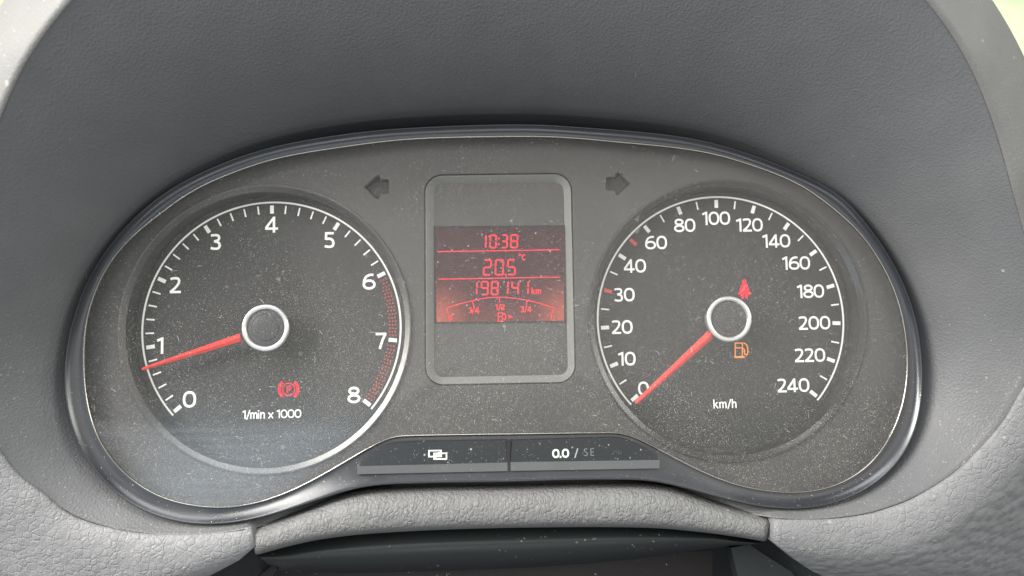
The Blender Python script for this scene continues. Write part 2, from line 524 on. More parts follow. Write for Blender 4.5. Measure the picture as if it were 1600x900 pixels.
cosv = k.math('ABSOLUTE', k.n('ShaderNodeVectorMath', {0: geo.outputs['Normal'], 1: geo.outputs['Incoming']}, operation='DOT_PRODUCT').outputs['Value'])
fr = k.n('ShaderNodeMath', {0: k.math('POWER', k.math('SUBTRACT', 1.0, cosv), 5.0), 1: .96, 2: .036}, operation='MULTIPLY_ADD')
m1 = k.n('ShaderNodeMixShader', {0: fr.outputs[0], 1: tr.outputs[0], 2: gls.outputs[0]})
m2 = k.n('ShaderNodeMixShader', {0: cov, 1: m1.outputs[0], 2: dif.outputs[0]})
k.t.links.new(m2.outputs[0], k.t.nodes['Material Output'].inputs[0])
k.t.nodes.remove(k.bsdf)
mat_lens = k.m

# ------------------------------------------------------------------ outside the windscreen
def structure(name, verts, faces, mat):
    me = bpy.data.meshes.new(name)
    me.from_pydata(verts, [], faces)
    me.materials.append(mat)
    o = bpy.data.objects.new(name, me)
    COL.objects.link(o)
    o['kind'] = 'structure'
    return o
k = M('grass')
k.set(base=k.mix(k.rng(k.noise(3.0, 6, .6), .35, .65), (.52, .66, .36), (.68, .76, .50)), rough=.8)
structure('lawn', [(-60, 1.5, -1.0), (60, 1.5, -1.0), (60, 160, -1.0), (-60, 160, -1.0)], [(0, 1, 2, 3)], k.m)

# ------------------------------------------------------------------ outlines measured on the cluster (photo positions)
C0 = (790, 500)
BEZ_OUT = [(258, 298), (333, 260), (420, 230), (532, 210), (633, 200), (800, 194), (900, 198), (1065, 213), (1166, 238), (1246, 270), (1313, 300),
           (1339, 330), (1383, 387), (1416, 450), (1436, 513), (1443, 597), (1439, 650), (1426, 693), (1399, 733), (1359, 765), (1306, 790), (1249, 800), (1199, 797),
           (1133, 782), (1065, 760), (1040, 754), (1000, 750), (900, 750), (796, 753), (666, 755), (576, 759), (532, 768), (467, 793), (387, 818), (333, 824),
           (283, 820), (233, 807), (187, 780), (150, 743), (120, 697), (103, 643), (98, 597), (101, 553), (110, 507), (133, 443), (167, 387), (208, 340)]
BEZ_IN = [(300, 298), (360, 271), (433, 247), (532, 230), (633, 218), (746, 214), (866, 214), (966, 222), (1066, 232), (1133, 245), (1216, 273), (1266, 298),
          (1336, 355), (1376, 410), (1400, 460), (1413, 513), (1418, 563), (1415, 610), (1403, 657), (1376, 707), (1343, 740), (1300, 762), (1253, 771), (1199, 769),
          (1133, 755), (1085, 737), (1066, 726), (1046, 709), (1013, 689), (983, 678), (950, 676), (793, 678), (666, 680), (606, 683), (580, 694), (553, 711), (533, 726),
          (500, 750), (450, 773), (383, 792), (333, 794), (283, 788), (240, 773), (197, 743), (163, 703), (143, 660), (132, 600), (133, 513), (147, 460), (167, 417), (203, 372), (253, 332)]
N = 360
def soften(ring, sg):
    """Gaussian along a closed outline: takes out the unevenness of the measured points."""
    q = np.arange(-3 * sg, 3 * sg + 1)
    w = np.exp(-q ** 2 / (2.0 * sg * sg))
    w /= w.sum()
    return sum(np.roll(ring, int(o_), axis=0) * w_ for o_, w_ in zip(q, w))
bo = soften(by_angle(crom(BEZ_OUT, 8, True), C0, N), 3)
bi = soften(by_angle(crom(BEZ_IN, 8, True), C0, N), 2)

# ================================================================== the instrument cluster
cluster = thing('instrument_cluster', 'car instrument cluster with two round dials and a red display under a dusty clear lens', 'instrument cluster', (0, 0, 0))

D_FACE, D_LENS = 7.0, 11.6
# bezel: rounded glossy black band from the lens edge out to the hood
rings = []
for t, d in [(-.01, 6.0), (0, 11.3), (.04, 11.45), (.15, 11.45), (.30, 11.55), (.45, 11.75), (.60, 12.1), (.72, 12.45), (.82, 12.85), (.90, 13.2), (.95, 13.4), (.98, 13.35), (.995, 13.0), (1.0, 12.3), (1.0, -6.0)]:
    rings.append([P(*(a + (b - a) * t), d) for a, b in zip(bi, bo)])
V, F = loft(rings)
make('bezel', V, F, mat_bezel, cluster)
# thin bright edge of the lens
rings = []
path = np.array([P(*a, 11.8) for a in bi])
path = resample(path, 500, True)
for q in range(8):
    a = 2 * math.pi * q / 8
    ring = []
    for i in range(len(path)):
        t = path[(i + 1) % len(path)] - path[i - 1]
        t /= np.linalg.norm(t)
        nn = np.array([-t[2], 0, t[0]])
        ring.append(path[i] + nn * .30 * math.cos(a) + np.array([0, -1, 0]) * .45 * math.sin(a))
    rings.append(ring)
rings.append(rings[0])
V, F = loft(rings)
make('lens_edge', V, F, mat_edge, cluster)

# dark housing behind everything
V, F = loft([[P(*q, -3.0) for q in bo], [P(*q, -9.0) for q in bo]])
nb = len(bo)
F += [tuple(range(nb)), tuple(range(nb, 2 * nb))]
make('housing', V, F, mat_black, cluster, smooth=False)

# gauge axes
CT, CS = np.array([-74.87, 0.0]), np.array([74.87, 0.0])
R_ARC = 42.0

# face plate with openings for the dials, the display and the turn arrows
def rounded_quad(c, r, n=9):
    """Quad with rounded corners, the same count of points whatever the radius."""
    out = []
    c = [np.asarray(q, float) for q in c]
    for i in range(4):
        p, a, b = c[i], c[i - 1], c[(i + 1) % 4]
        u, v = (a - p) / np.linalg.norm(a - p), (b - p) / np.linalg.norm(b - p)
        for q in range(n):
            t = q / (n - 1) * math.pi / 2
            out.append(tuple(p + u * r * (1 - math.sin(t)) + v * r * (1 - math.cos(t))))
    return out
D_DISP = 4.8
HOLE_DISP = rounded_quad([(662.8, 272.8), (893.7, 269.8), (900.7, 598.8), (664.3, 603.3)], 28.5)
OUT_DISP = rounded_quad([(664.5, 274.5), (892, 271.5), (899, 597), (666, 601.5)], 27)
IN_DISP = rounded_quad([(678.5, 286.5), (880.5, 284.5), (887.5, 585.5), (678, 589.5)], 15)
ARROW_L = [(569.5, 292), (573, 288.5), (588, 275.5), (591, 274), (594, 276), (594.5, 281), (606, 280.5), (608, 283), (608, 300), (606, 302.5), (594, 303), (593.5, 308.5), (590, 311), (586, 309)]
ARROW_R = [(984.5, 287), (981, 291), (968, 303), (964.5, 304.5), (962, 302), (961.5, 297.5), (949, 297), (947, 295), (947, 279), (949, 277), (961.5, 276.5), (962.5, 271), (966, 269), (970, 271)]
plate_out = xz([tuple(a + (b - a) * .04) for a, b in zip(bi, bo)], D_FACE)
od = xz(OUT_DISP, D_FACE)
idp = xz(IN_DISP, D_DISP)
arrows = [xz(ARROW_L, D_FACE), xz(ARROW_R, D_FACE)]
fill_plate('face_plate', [plate_out, circle(CT, 46.0, 160), circle(CS, 46.0, 160), xz(HOLE_DISP, D_FACE)] + arrows, D_FACE, mat_face, cluster, thick=1.4, bevel=.28)
for a in arrows:
    c = np.mean(a, axis=0)
    big = [tuple(c + (np.array(q) - c) * 1.12) for q in a]
    small = [tuple(c + (np.array(q) - c) * .93) for q in a]
    V, F = loft([[(x, -D_FACE + .9, z) for x, z in big], [(x, -D_FACE + 1.0, z) for x, z in small], [(x, -D_FACE + 1.9, z) for x, z in [tuple(c + (np.array(q) - c) * .84) for q in a]]])
    F.append(tuple(range(2 * len(a), 3 * len(a))))
    make('turn_indicator', V, F, mat_arrow, cluster, smooth=False, label='left-pointing turn arrow recess' if a is arrows[0] else 'right-pointing turn arrow recess')

# ------------------------------------------------------------------ gauges
def polar(c, r, deg):
    """deg clockwise from straight up."""
    a = math.radians(deg)
    return (c[0] + r * math.sin(a), c[1] + r * math.cos(a))

def deg_of(px, c, d=0.0):
    q = P(px[0], px[1], d)
    return math.degrees(math.atan2(q[0] - c[0], q[2] - c[1]))

def gauge(name, c, ring_mat, label):
    V, F = [(c[0], 0, c[1])] + [(x, 0, z) for x, z in circle(c, 44.4, 128)], []
    F = [(0, 1 + i, 1 + (i + 1) % 128) for i in range(128)]
    g = make(name, V, F, mat_dial, cluster, smooth=False, label=label)
    V, F = lathe(c, [(44.2, -.05), (44.0, .15), (44.0, .6), (44.5, 6.2), (44.5, 6.6)], 160)
    make('dial_wall', V, F, mat_wall, g, auto=30)
    V, F = lathe(c, [(44.4, 6.1), (44.15, 6.6), (44.2, 6.95), (44.5, 7.1), (45.6, 7.7), (45.95, 7.85), (46.25, 7.75), (46.4, 7.3), (46.4, 6.6)], 160)
    make('dial_ring', V, F, ring_mat, g, auto=50)
    return g

tach = gauge('tachometer', CT, mat_chrome, 'engine speed dial from 0 to 8')
speed = gauge('speedometer', CS, mat_black_ring, 'road speed dial from 0 to 240')

def scale(g, c, a0, a1, ticks):
    pr = Print(.10)
    pr.stroke([polar(c, R_ARC, a0 + (a1 - a0) * i / 120) for i in range(121)], .62)
    pr.build('scale_arc', mat_white, g)
    for a, kind in ticks:
        pr = Print(.10)
        r1 = R_ARC - 1.0
        w = {'major': 1.25, 'minor': .52, 'red': 1.2}[kind]
        pr.stroke([polar(c, r1, a), polar(c, r1 - 2.75, a)], w)
        pr.build('tick_mark', mat_redprint if kind == 'red' else mat_white, g)

t0, t8 = deg_of((276, 640), CT), deg_of((577, 632), CT)
ta = lambda v: t0 + (t8 - t0) * v / 8
tk = [(ta(v), 'major') for v in range(9)]
for v in range(6):
    tk += [(ta(v + j / 5), 'minor') for j in range(1, 5)]
scale(tach, CT, t0 - 1.0, t8 + 1.0, tk)
SP = [(990, 623, 'major'), (971.5, 598, 'minor'), (957, 571, 'major'), (948, 542, 'minor'), (943, 512, 'major'), (943, 483, 'minor'), (947, 454, 'red'),
      (957, 426, 'minor'), (970, 400, 'major'), (988, 377, 'red'), (1009.5, 356.5, 'major'), (1034, 340.5, 'minor'), (1061, 328, 'major'), (1089, 321, 'minor'),
      (1119, 318, 'major'), (1148, 320, 'minor'), (1177, 326.5, 'major'), (1204, 337.5, 'minor'), (1229.5, 352.5, 'major'), (1252, 371, 'minor'), (1272, 394, 'major'),
      (1287, 419, 'minor'), (1299, 447, 'major'), (1306, 476, 'minor'), (1308.5, 505, 'major'), (1306, 535, 'minor'), (1299.5, 563, 'major'), (1288, 591, 'minor'), (1272, 616, 'major')]
tk = [(deg_of((x, y), CS), kk) for x, y, kk in SP]
scale(speed, CS, tk[0][0] - 1.2, tk[-1][0] + 1.2, tk)

def numeral(g, s, px, h, d=.10, mat=None, name='numeral', pen=.152, track=.05, squash=1.0, label=None):
    pr = Print(d)
    q = P(px[0], px[1], d)
    text(pr, s, (q[0], q[2]), h, pen, track, squash)
    return pr.build(name, mat or mat_white, g, label=label)

for s, x, y in [('0', 296, 624), ('1', 251, 540), ('2', 274, 445.5), ('3', 337, 378), ('4', 424.5, 351), ('5', 515, 375), ('6', 576.5, 440), ('7', 595.5, 532.5), ('8', 553, 617)]:
    numeral(tach, s, (x, y), 5.35)
for s, x, y in [('0', 1005.5, 607), ('10', 979.5, 560.5), ('20', 972, 511), ('30', 975.5, 460.5), ('40', 992, 415.5), ('60', 1025, 379), ('80', 1070, 352), ('100', 1119, 341),
                ('120', 1171, 351.5), ('140', 1213, 376.5), ('160', 1244, 411), ('180', 1266.5, 455), ('200', 1272.5, 504.5), ('220', 1265.5, 555), ('240', 1239.5, 602)]:
    numeral(speed, s, (x, y), 4.6, track=.02 if '1' in s else .045)
numeral(tach, '1/min x 1000', (425, 647), 2.75, name='scale_legend', pen=.15, track=.015)
numeral(speed, 'km/h', (1133, 631), 2.85, name='scale_legend', pen=.15, track=.08)

# dotted red band from 6 to 8
pr = Print(.10)
nrow = 36
for i in range(nrow):
    f = (i + .5) / nrow
    if abs(f - .5) < .02:
        continue
    a = ta(6.06 + 1.90 * f)
    for j in range(3):
        if f < .08 + .0 and j == 2 and i % 2:
            continue
        p = polar(CT, R_ARC - 1.5 - j * 1.0 - (.25 if i % 2 else 0), a)
        pr.k = 0
        pr.poly([(p[0] + .24 * math.cos(q * math.pi / 3), p[1] + .24 * math.sin(q * math.pi / 3)) for q in range(6)])
pr.build('redline_dots', mat_redprint, tach, kind='stuff')

# warning lamps
def pix(pts, d):
    return [(q[0], q[2]) for q in PP(pts, d)]
pr = Print(.10)
c = (451, 608.3)
pr.stroke(pix(arc(c[0], c[1], 9.6, 9.6, 0, 349, 28), .1), .38, True)
pr.stroke(pix(arc(c[0], c[1], 14.6, 14.6, -52, 52, 16), .1), 1.0)
pr.stroke(pix(arc(c[0], c[1], 14.6, 14.6, 128, 232, 16), .1), 1.0)
q = P(c[0] + .6, c[1], .1)
text(pr, 'P', (q[0], q[2]), 2.35, .22)
pr.build('warning_light', mat_red, tach, label='red parking brake warning light')
pr = Print(.10)
pr.poly(pix(arc(1162.8, 440.4, 3.9, 4.0, 0, 340, 16), .1))
pr.poly(pix([(1160.6, 443.6), (1166.0, 443.6), (1168.8, 446.6), (1170.6, 451.5), (1170.8, 460.2), (1155.6, 460.2), (1155.6, 452), (1157.4, 447)], .1))
pr.poly(pix([(1156.6, 455), (1152.2, 458.8), (1153.6, 461.2), (1157.8, 459.4)], .1))
pr.poly(pix([(1169.8, 455), (1174.4, 458.2), (1173.2, 460.6), (1168.6, 459.4)], .1))
pr.poly(pix([(1156.6, 459.5), (1162.5, 459.8), (1162.2, 463), (1162.0, 466.9), (1158.6, 467.8)], .1))
pr.poly(pix([(1163.5, 459.8), (1170.0, 459.5), (1168.0, 466.6), (1164.4, 466.2), (1163.8, 463)], .1))
o = pr.build('warning_light', mat_red, speed, label='red seat belt warning light')
pr = Print(.24)
pr.stroke(pix([(1167.2, 443.8), (1162.5, 449.5), (1157.8, 457.0)], .1), .20)
pr.build('belt_mark', glow('belt_mark_pink', (.5, .1, .12), (1, .16, .2), .6), speed)
pr = Print(.10)
pr.stroke(pix([(1148.8, 536), (1160, 536), (1160, 558), (1148.8, 558)], .1), .36, True)
pr.stroke(pix([(1149, 543.6), (1160, 543.6)], .1), .34)
pr.stroke(pix([(1147.2, 558), (1163.4, 558)], .1), .62)
pr.stroke(pix(crom([(1161.8, 535.6), (1165.0, 537.6), (1167.6, 541.0), (1168.3, 546), (1168.4, 551.4), (1167.0, 554.2), (1164.4, 554), (1163.2, 551), (1163.1, 546.2), (1160.4, 544.4)], 4), .1), .40)
pr.build('warning_light', mat_amber, speed, label='amber low fuel warning light')

# needles: a ridged bar tapering to the tip, on a stem that runs to the hub
D_NEEDLE = 5.2
def needle(g, c, tip_px, base_px, w0, w1):
    tip, base = P(*tip_px, D_NEEDLE), P(*base_px, D_NEEDLE)
    t = tip - base
    L = np.linalg.norm(t)
    t /= L
    nn = np.array([-t[2], 0, t[0]])
    up = np.array([0, -1, 0])
    rings = []
    for f, wf, hf in [(0, 1, 1), (.03, 1, 1), (.35, 1, 1), (.7, 1, .9), (.97, 1, .7), (.992, .8, .55), (1.0, .4, .3)]:
        w = (w0 + (w1 - w0) * f) * wf / 2
        p = base + t * L * f
        h = 1.1 * hf
        rings.append([p + nn * w - up * .3, p + nn * w + up * h * .35, p + nn * w * .15 + up * h, p - nn * w * .15 + up * h, p - nn * w + up * h * .35, p - nn * w - up * .3])
    V, F = loft(rings)
    F += [tuple(range(6)), tuple(range(6 * len(rings) - 6, 6 * len(rings)))]
    make('needle', V, F, mat_needle, g, smooth=False)
    hub = np.array([c[0], -D_NEEDLE, c[1]])
    s = base - hub
    rr = []
    for p, w in ((base + t * .6, w0 * .72), (hub + s * .72, w0 * .9)):
        rr.append([p + nn * w / 2 - up * .6, p + nn * w / 2 + up * .7, p - nn * w / 2 + up * .7, p - nn * w / 2 - up * .6])
    V, F = loft(rr)
    F += [(0, 1, 2, 3), (4, 5, 6, 7)]
    make('needle_stem', V, F, mat_hub, g, smooth=False)
    # hub: silver ring round a dark cap with a raised disc
    V, F = lathe(c, [(6.0, 1.0), (6.2, 6.4), (7.2, 6.9), (7.5, 7.5), (7.5, 8.0), (7.35, 8.3), (7.1, 8.42), (6.3, 8.42), (6.0, 8.2), (5.9, 7.4)], 72)
    make('hub_ring', V, F, mat_silver, g)
    V, F = lathe(c, [(6.1, 7.5), (5.6, 7.75), (4.55, 7.8), (4.25, 7.8), (4.1, 8.1), (3.8, 8.2), (2.0, 8.25), (.05, 8.25)], 72)
    make('hub_cap', V, F, mat_hub, g, auto=25)
needle(tach, CT, (222, 577), (377, 527), 2.55, 1.0)
needle(speed, CS, (993, 630), (1110, 522.5), 2.75, 1.25)

# ------------------------------------------------------------------ display
org_d = None
V, F = loft([[(x, -3.0, z) for x, z in od], [(x, -D_FACE + .35, z) for x, z in od], [(x, -D_FACE + .12, z) for x, z in [tuple(np.array(a) + (np.array(b) - np.array(a)) * .08) for a, b in zip(od, idp)]], [(x, -D_DISP - .12, z) for x, z in [tuple(np.array(a) + (np.array(b) - np.array(a)) * .97) for a, b in zip(od, idp)]], [(x, -D_DISP, z) for x, z in idp]])
k = M('display_frame_plastic')
k.set(base=k.mix(k.specks(1300, .08, .5), (.20, .204, .192), (.4, .39, .36)), rough=.30, spec=.7)
disp = make('display', V, F, k.m, cluster, auto=28, label='central display in a rounded bevelled recess')
V = [(x, -D_DISP, z) for x, z in idp]
make('display_panel', V, [tuple(range(len(V)))], mat_face, disp, smooth=False)
# the lit screen stands in a thin dark frame
scr = PP([(680.5, 357), (880.5, 355.5), (881.5, 501), (682, 503)], D_DISP + .35)
rim = PP([(677.6, 353.4), (883.2, 351.8), (884.4, 503.6), (679, 505.6)], D_DISP + .35)
rim0 = PP([(677.6, 353.4), (883.2, 351.8), (884.4, 503.6), (679, 505.6)], D_DISP - .1)
V = [tuple(q) for q in rim0] + [tuple(q) for q in rim] + [tuple(q + np.array([0, .12, 0])) for q in scr]
F = [(i, (i + 1) % 4, 4 + (i + 1) % 4, 4 + i) for i in range(4)] + [(4 + i, 4 + (i + 1) % 4, 8 + (i + 1) % 4, 8 + i) for i in range(4)]
make('screen_frame', V, F, mat_black, disp, smooth=False)
make('screen', [tuple(q + np.array([0, .22, 0])) for q in scr], [(0, 1, 2, 3)], mat_screen, disp, smooth=False)
D_SEG = D_DISP + .22

SEG = {'0': 'abcdef', '1': 'bc', '2': 'abged', '3': 'abgcd', '4': 'fgbc', '5': 'afgcd', '8': 'abcdefg', '9': 'abcdfg'}
def digit(ch, x0, x1, y0, y1, w=2.9):
    """Seven-segment digit between photo positions."""
    pr = Print(D_SEG)
    h = w / 2
    g = .9
    xm, ym = None, (y0 + y1) / 2
    sl = .03
    def q(x, y):
        return (x + (ym - y) * sl, y - (x - 780) * .009)
    L, R, T, B = x0 + h, x1 - h, y0 + h, y1 - h
    ends = {'a': ((L + g, T), (R - g, T)), 'd': ((L + g, B), (R - g, B)), 'g': ((L + g, ym), (R - g, ym)),
            'f': ((L, T + g * .6), (L, ym - g)), 'e': ((L, ym + g), (L, B - g * .6)), 'b': ((R, T + g * .6), (R, ym - g)), 'c': ((R, ym + g), (R, B - g * .6))}
    for s in SEG[ch]:
        (ax, ay), (bx, by) = ends[s]
        dx, dy = bx - ax, by - ay
        l = math.hypot(dx, dy)
        dx, dy = dx / l, dy / l
        nx, ny = -dy, dx
        pts = [(ax - dx * h * .5, ay - dy * h * .5), (ax + nx * h + dx * h * .4, ay + ny * h + dy * h * .4), (bx + nx * h - dx * h * .4, by + ny * h - dy * h * .4),
               (bx + dx * h * .5, by + dy * h * .5), (bx - nx * h - dx * h * .4, by - ny * h - dy * h * .4), (ax - nx * h + dx * h * .4, ay - ny * h + dy * h * .4)]
        pr.poly(pix([q(*p) for p in pts], D_SEG))
    return pr.build('display_digit', mat_seg, disp)
for ch, a, b in [('1', 752, 760.4), ('0', 764.6, 776.4), ('3', 782.6, 793.6), ('8', 797, 809.8)]:
    digit(ch, a, b, 366, 388.3, 2.7)
for ch, a, b in [('2', 754.6, 768.6), ('0', 773.0, 787.6), ('5', 792, 806.2)]:
    digit(ch, a, b, 404.6, 430.6, 2.8)
for ch, a, b in [('1', 738, 746.4), ('9', 751, 763.6), ('8', 766.8, 779.4), ('1', 786.6, 795.0), ('4', 798.8, 811.2), ('1', 818, 826.6)]:
    digit(ch, a, b, 438.6, 461.4, 2.7)
pr = Print(D_SEG)
for x, y in ((779.4, 372.6), (779.2, 381.6), (789.8, 429.2)):
    pr.poly(pix([(x - 1.4, y - 1.4), (x + 1.4, y - 1.4), (x + 1.4, y + 1.4), (x - 1.4, y + 1.4)], D_SEG))
pr.build('display_points', mat_seg, disp)
def dtext(s, px, h, name, pen=.2, track=.12, squash=1.0):
    numeral(disp, s, px, h, D_SEG, mat_seg, name, pen, track, squash)
dtext('C', (818.6, 402), 1.95, 'display_unit', .2)
pr = Print(D_SEG)
pr.stroke(pix(arc(812.2, 398.2, 1.6, 1.6, 0, 330, 11), D_SEG), .26, True)
pr.build('degree_mark', mat_seg, disp)
dtext('km', (838, 454.6), 2.05, 'display_unit', .19, .06)
for a, b in (((683, 393.2), (874.5, 390.2)), ((685, 436.2), (874.5, 433.0))):
    pr = Print(D_SEG)
    pr.stroke(pix([a, b], D_SEG), .34)
    pr.build('display_line', mat_seg, disp)
pr = Print(D_SEG)
pr.stroke(pix(crom([(697, 482), (716, 475.4), (738, 470), (758, 466), (780, 464.4), (802, 465.8), (823.5, 469.2), (845, 474.4), (866, 481)], 5), D_SEG), .30)
for a, b in (((697.4, 482.8), (700.6, 489.4)), ((738.2, 471.2), (740.2, 478)), ((780.5, 465.6), (780.5, 472.4)), ((823.4, 470.2), (822, 477.2)), ((865.6, 481.8), (862.4, 489.6))):
    pr.stroke(pix([a, b], D_SEG), .34)
pr.build('fuel_scale', mat_seg, disp)
for s, px, h in [('0', (703.5, 496), 1.55), ('1/4', (741, 484.4), 2.0), ('1/2', (781.5, 480), 1.9), ('3/4', (822, 483), 1.95), ('1', (860.5, 494.6), 1.7)]:
    dtext(s, px, h, 'fuel_numeral', .2, .10, .9)
pr = Print(D_SEG)
pr.stroke(pix([(778.4, 489), (785.2, 489), (785.2, 501.8), (778.4, 501.8)], D_SEG), .34, True)
pr.stroke(pix([(778.6, 494.4), (785.2, 494.4)], D_SEG), .30)
pr.stroke(pix([(776.8, 502.2), (787, 502.2)], D_SEG), .42)
pr.stroke(pix(crom([(786.4, 489.2), (789.4, 491.6), (790, 496.6), (788.6, 500), (787.2, 497)], 4), D_SEG), .34)
pr.poly(pix([(794.4, 491.2), (801, 494.6), (794.4, 498.2)], D_SEG))
pr.build('fuel_symbol', mat_seg, disp)

# ------------------------------------------------------------------ buttons below the display
def button(top, ch_l, ch_r, bot_l, bot_r, label):
    """top: upper outline of the face from left to right; ch: fold to the chamfer; bot: foot of the chamfer."""
    up = crom(top, 4)
    up = [tuple(q) for q in up]
    D = 15.0
    top3 = PP(up, D)
    n = len(top3)
    fold = PP([(ch_l[0] + (ch_r[0] - ch_l[0]) * i / (n - 1), ch_l[1] + (ch_r[1] - ch_l[1]) * i / (n - 1)) for i in range(n)], D + .25)
    # spread the fold points under the outline points so the quads stay tidy
    xs = [u[0] for u in up]
    x0, x1 = xs[0], xs[-1]
    fr_ = [(x - x0) / (x1 - x0) for x in xs]
    fold = PP([(ch_l[0] + (ch_r[0] - ch_l[0]) * f, ch_l[1] + (ch_r[1] - ch_l[1]) * f) for f in fr_], D + .25)
    foot = PP([(bot_l[0] + (bot_r[0] - bot_l[0]) * f, bot_l[1] + (bot_r[1] - bot_l[1]) * f) for f in fr_], D - 1.6)
    ctr = np.mean(top3 + fold, axis=0)
    back = [q + np.array([0, 7.0, 0]) for q in top3]
    lip = [q + (ctr - q) * .0 + np.array([0, .35, 0]) for q in top3]
    inn = [q + (np.array([ctr[0], q[1], ctr[2] - 1.0]) - q) * .02 for q in top3]
    V, F = loft([back, lip, inn, fold], closed=False)
    # side walls
    b = len(V)
    V = list(V)
    bk2 = [q + np.array([0, 6.0, 0]) for q in foot]
    V += bk2
    o = make('button', V, F, mat_button, cluster, auto=20, label=label)
    V2, F2 = loft([fold, foot, bk2], closed=False)
    i0 = len(V2)
    V2 = list(V2) + [back[0], back[-1]]
    F2 = list(F2) + [(0, n, 2 * n, i0), (n - 1, 2 * n - 1, 3 * n - 1, i0 + 1)]
    make('button_chamfer', V2, F2, mat_chamfer_lit, o, smooth=False)
    return o
bl = button([(557.5, 726.5), (563, 719), (572, 711.5), (594, 699), (618, 692.4), (660, 690.3), (730, 689), (792.6, 688)], (558, 728.5), (792.8, 722.6), (558.5, 741), (793, 736), 'left button with linked rectangles symbol')
br = button([(797.4, 688.6), (860, 686.6), (940, 684.6), (969, 685), (993, 692.4), (1017.5, 705.4), (1027, 712), (1031, 716.6)], (797.6, 722.2), (1031, 718.6), (798, 735.8), (1030, 731.8), 'right reset button with worn lettering')
D_SYM = 15.22
pr = Print(D_SYM)
pr.stroke(pix([(670.2, 704.2), (689.2, 704.0), (689.2, 713.2), (670.2, 713.4)], D_SYM), .44, True)
pr.stroke(pix([(678.2, 708.4), (697.6, 708.2), (697.6, 717.0), (678.2, 717.2)], D_SYM), .44, True)
pr.poly(pix([(678, 712.6), (686, 706), (690, 707.6), (690, 709.4), (682, 715), (678, 715)], D_SYM))
pr.build('button_symbol', mat_symbol, bl)
numeral(br, '0.0', (876, 708.4), 2.75, D_SYM, mat_symbol, 'button_lettering', .2, .0, 1.05)
numeral(br, '/', (900.4, 707.8), 2.6, D_SYM, plain('faded_symbol_paint', (.36, .38, .36), .5), 'button_lettering', .14)
numeral(br, 'SE', (920.5, 706.4), 2.3, D_SYM, mat_worn, 'button_lettering', .13, .3, label='worn-off letters')

# lens over the whole face
V = [tuple(P(*q, D_LENS)) for q in bi]
c0 = P(*C0, D_LENS)
def lens_ring(f):
    out = []
    for q in bi:
        e = P(*q, D_LENS)
        p = c0 + (e - c0) * f
        p[1] = -D_LENS - 1.2 * (1 - f ** 2)
        out.append(p)
    return out
V, F = loft([lens_ring(f) for f in (1, .9, .75, .6, .45, .3, .15, .02)])
F.append(tuple(range(7 * N, 8 * N)))
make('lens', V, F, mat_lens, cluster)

# ------------------------------------------------------------------ dust lying on the surfaces
k = M('dust_grains')
k.set(base=k.mix(k.rng(k.noise(600, 2), .3, .7), (.36, .35, .32), (.60, .58, .54)), rough=.9)
mat_dust = k.m
def scatter(objs, parent, n, r0, r1, weight, seed, fibres=0, power=4.0, lift=.03):
    """Grains (flat five-sided chips) and fibres lying on meshes, joined into one part."""
    rnd = np.random.default_rng(seed)
    V, F = [], []
    org = ORIGIN[root_of(parent).name]
    P0, E1, E2 = [], [], []
    for o in objs:
        me = o.data
        me.calc_loop_triangles()
        co = np.array([v.co for v in me.vertices]) / MM + org
        tr = np.array([t.vertices for t in me.loop_triangles])
        P0.append(co[tr[:, 0]]); E1.append(co[tr[:, 1]] - co[tr[:, 0]]); E2.append(co[tr[:, 2]] - co[tr[:, 0]])
    P0, E1, E2 = np.concatenate(P0), np.concatenate(E1), np.concatenate(E2)
    nr = np.cross(E1, E2)
    ar = np.linalg.norm(nr, axis=1)
    nr = nr / np.maximum(ar, 1e-9)[:, None]
    cen = P0 + (E1 + E2) / 3
    view = CAM - cen
    flip = np.einsum('ij,ij->i', nr, view) < 0
    nr[flip] *= -1
    w = ar * np.array([weight(c, q) for c, q in zip(cen, nr)])
    w = np.maximum(w, 0)
    pick = rnd.choice(len(w), n + fibres, p=w / w.sum())
    a, b = rnd.random(n + fibres), rnd.random(n + fibres)
    sw = a + b > 1
    a[sw], b[sw] = 1 - a[sw], 1 - b[sw]
    pts = P0[pick] + E1[pick] * a[:, None] + E2[pick] * b[:, None] + nr[pick] * lift
    for i in range(n + fibres):
        q, nn = pts[i], nr[pick[i]]
        t = np.cross(nn, rnd.normal(size=3))
        t /= np.linalg.norm(t)
        u = np.cross(nn, t)
        base = len(V)
        if i < n:
            r = r0 + (r1 - r0) * rnd.random() ** power
            el = rnd.uniform(.6, 1.0)
            for s_ in range(5):
                an = 2 * math.pi * s_ / 5
                rr_ = r * rnd.uniform(.75, 1.2)
                V.append(q + t * rr_ * math.cos(an) + u * rr_ * el * math.sin(an))
            F.append(tuple(range(base, base + 5)))
        else:
            L, cv, wd = rnd.uniform(.5, 2.2), rnd.normal() * .5, .045
            for s_ in range(6):
                x = s_ / 5 - .5
                V.append(q + t * L * x + u * (cv * L * x * x + wd))
                V.append(q + t * L * x + u * (cv * L * x * x - wd))
            F += [(base + 2 * s_, base + 2 * s_ + 2, base + 2 * s_ + 3, base + 2 * s_ + 1) for s_ in range(5)]
    me = bpy.data.meshes.new('dust')
    me.from_pydata([tuple((v - org) * MM) for v in V], [], F)
    me.materials.append(mat_dust)
    o = bpy.data.objects.new('dust', me)
    COL.objects.link(o)
    o.parent = parent
    o['kind'] = 'stuff'
    return o
def patchy(c, f=.045, ph=0.0):
    return .55 + .45 * math.sin(c[0] * f * 2.1 + ph) * math.sin(c[2] * f * 1.7 + 1.3 + ph * 2) + .25 * math.sin(c[0] * .21 + c[2] * .17)
def low_w(z, z0, z1, lo):
    return lo + (1 - lo) * min(1, max(0, (z1 - z) / (z1 - z0))) ** 1.4
lens_o, bezel_o = [next(o for o in cluster.children if o.name == q) for q in ('lens', 'bezel')]
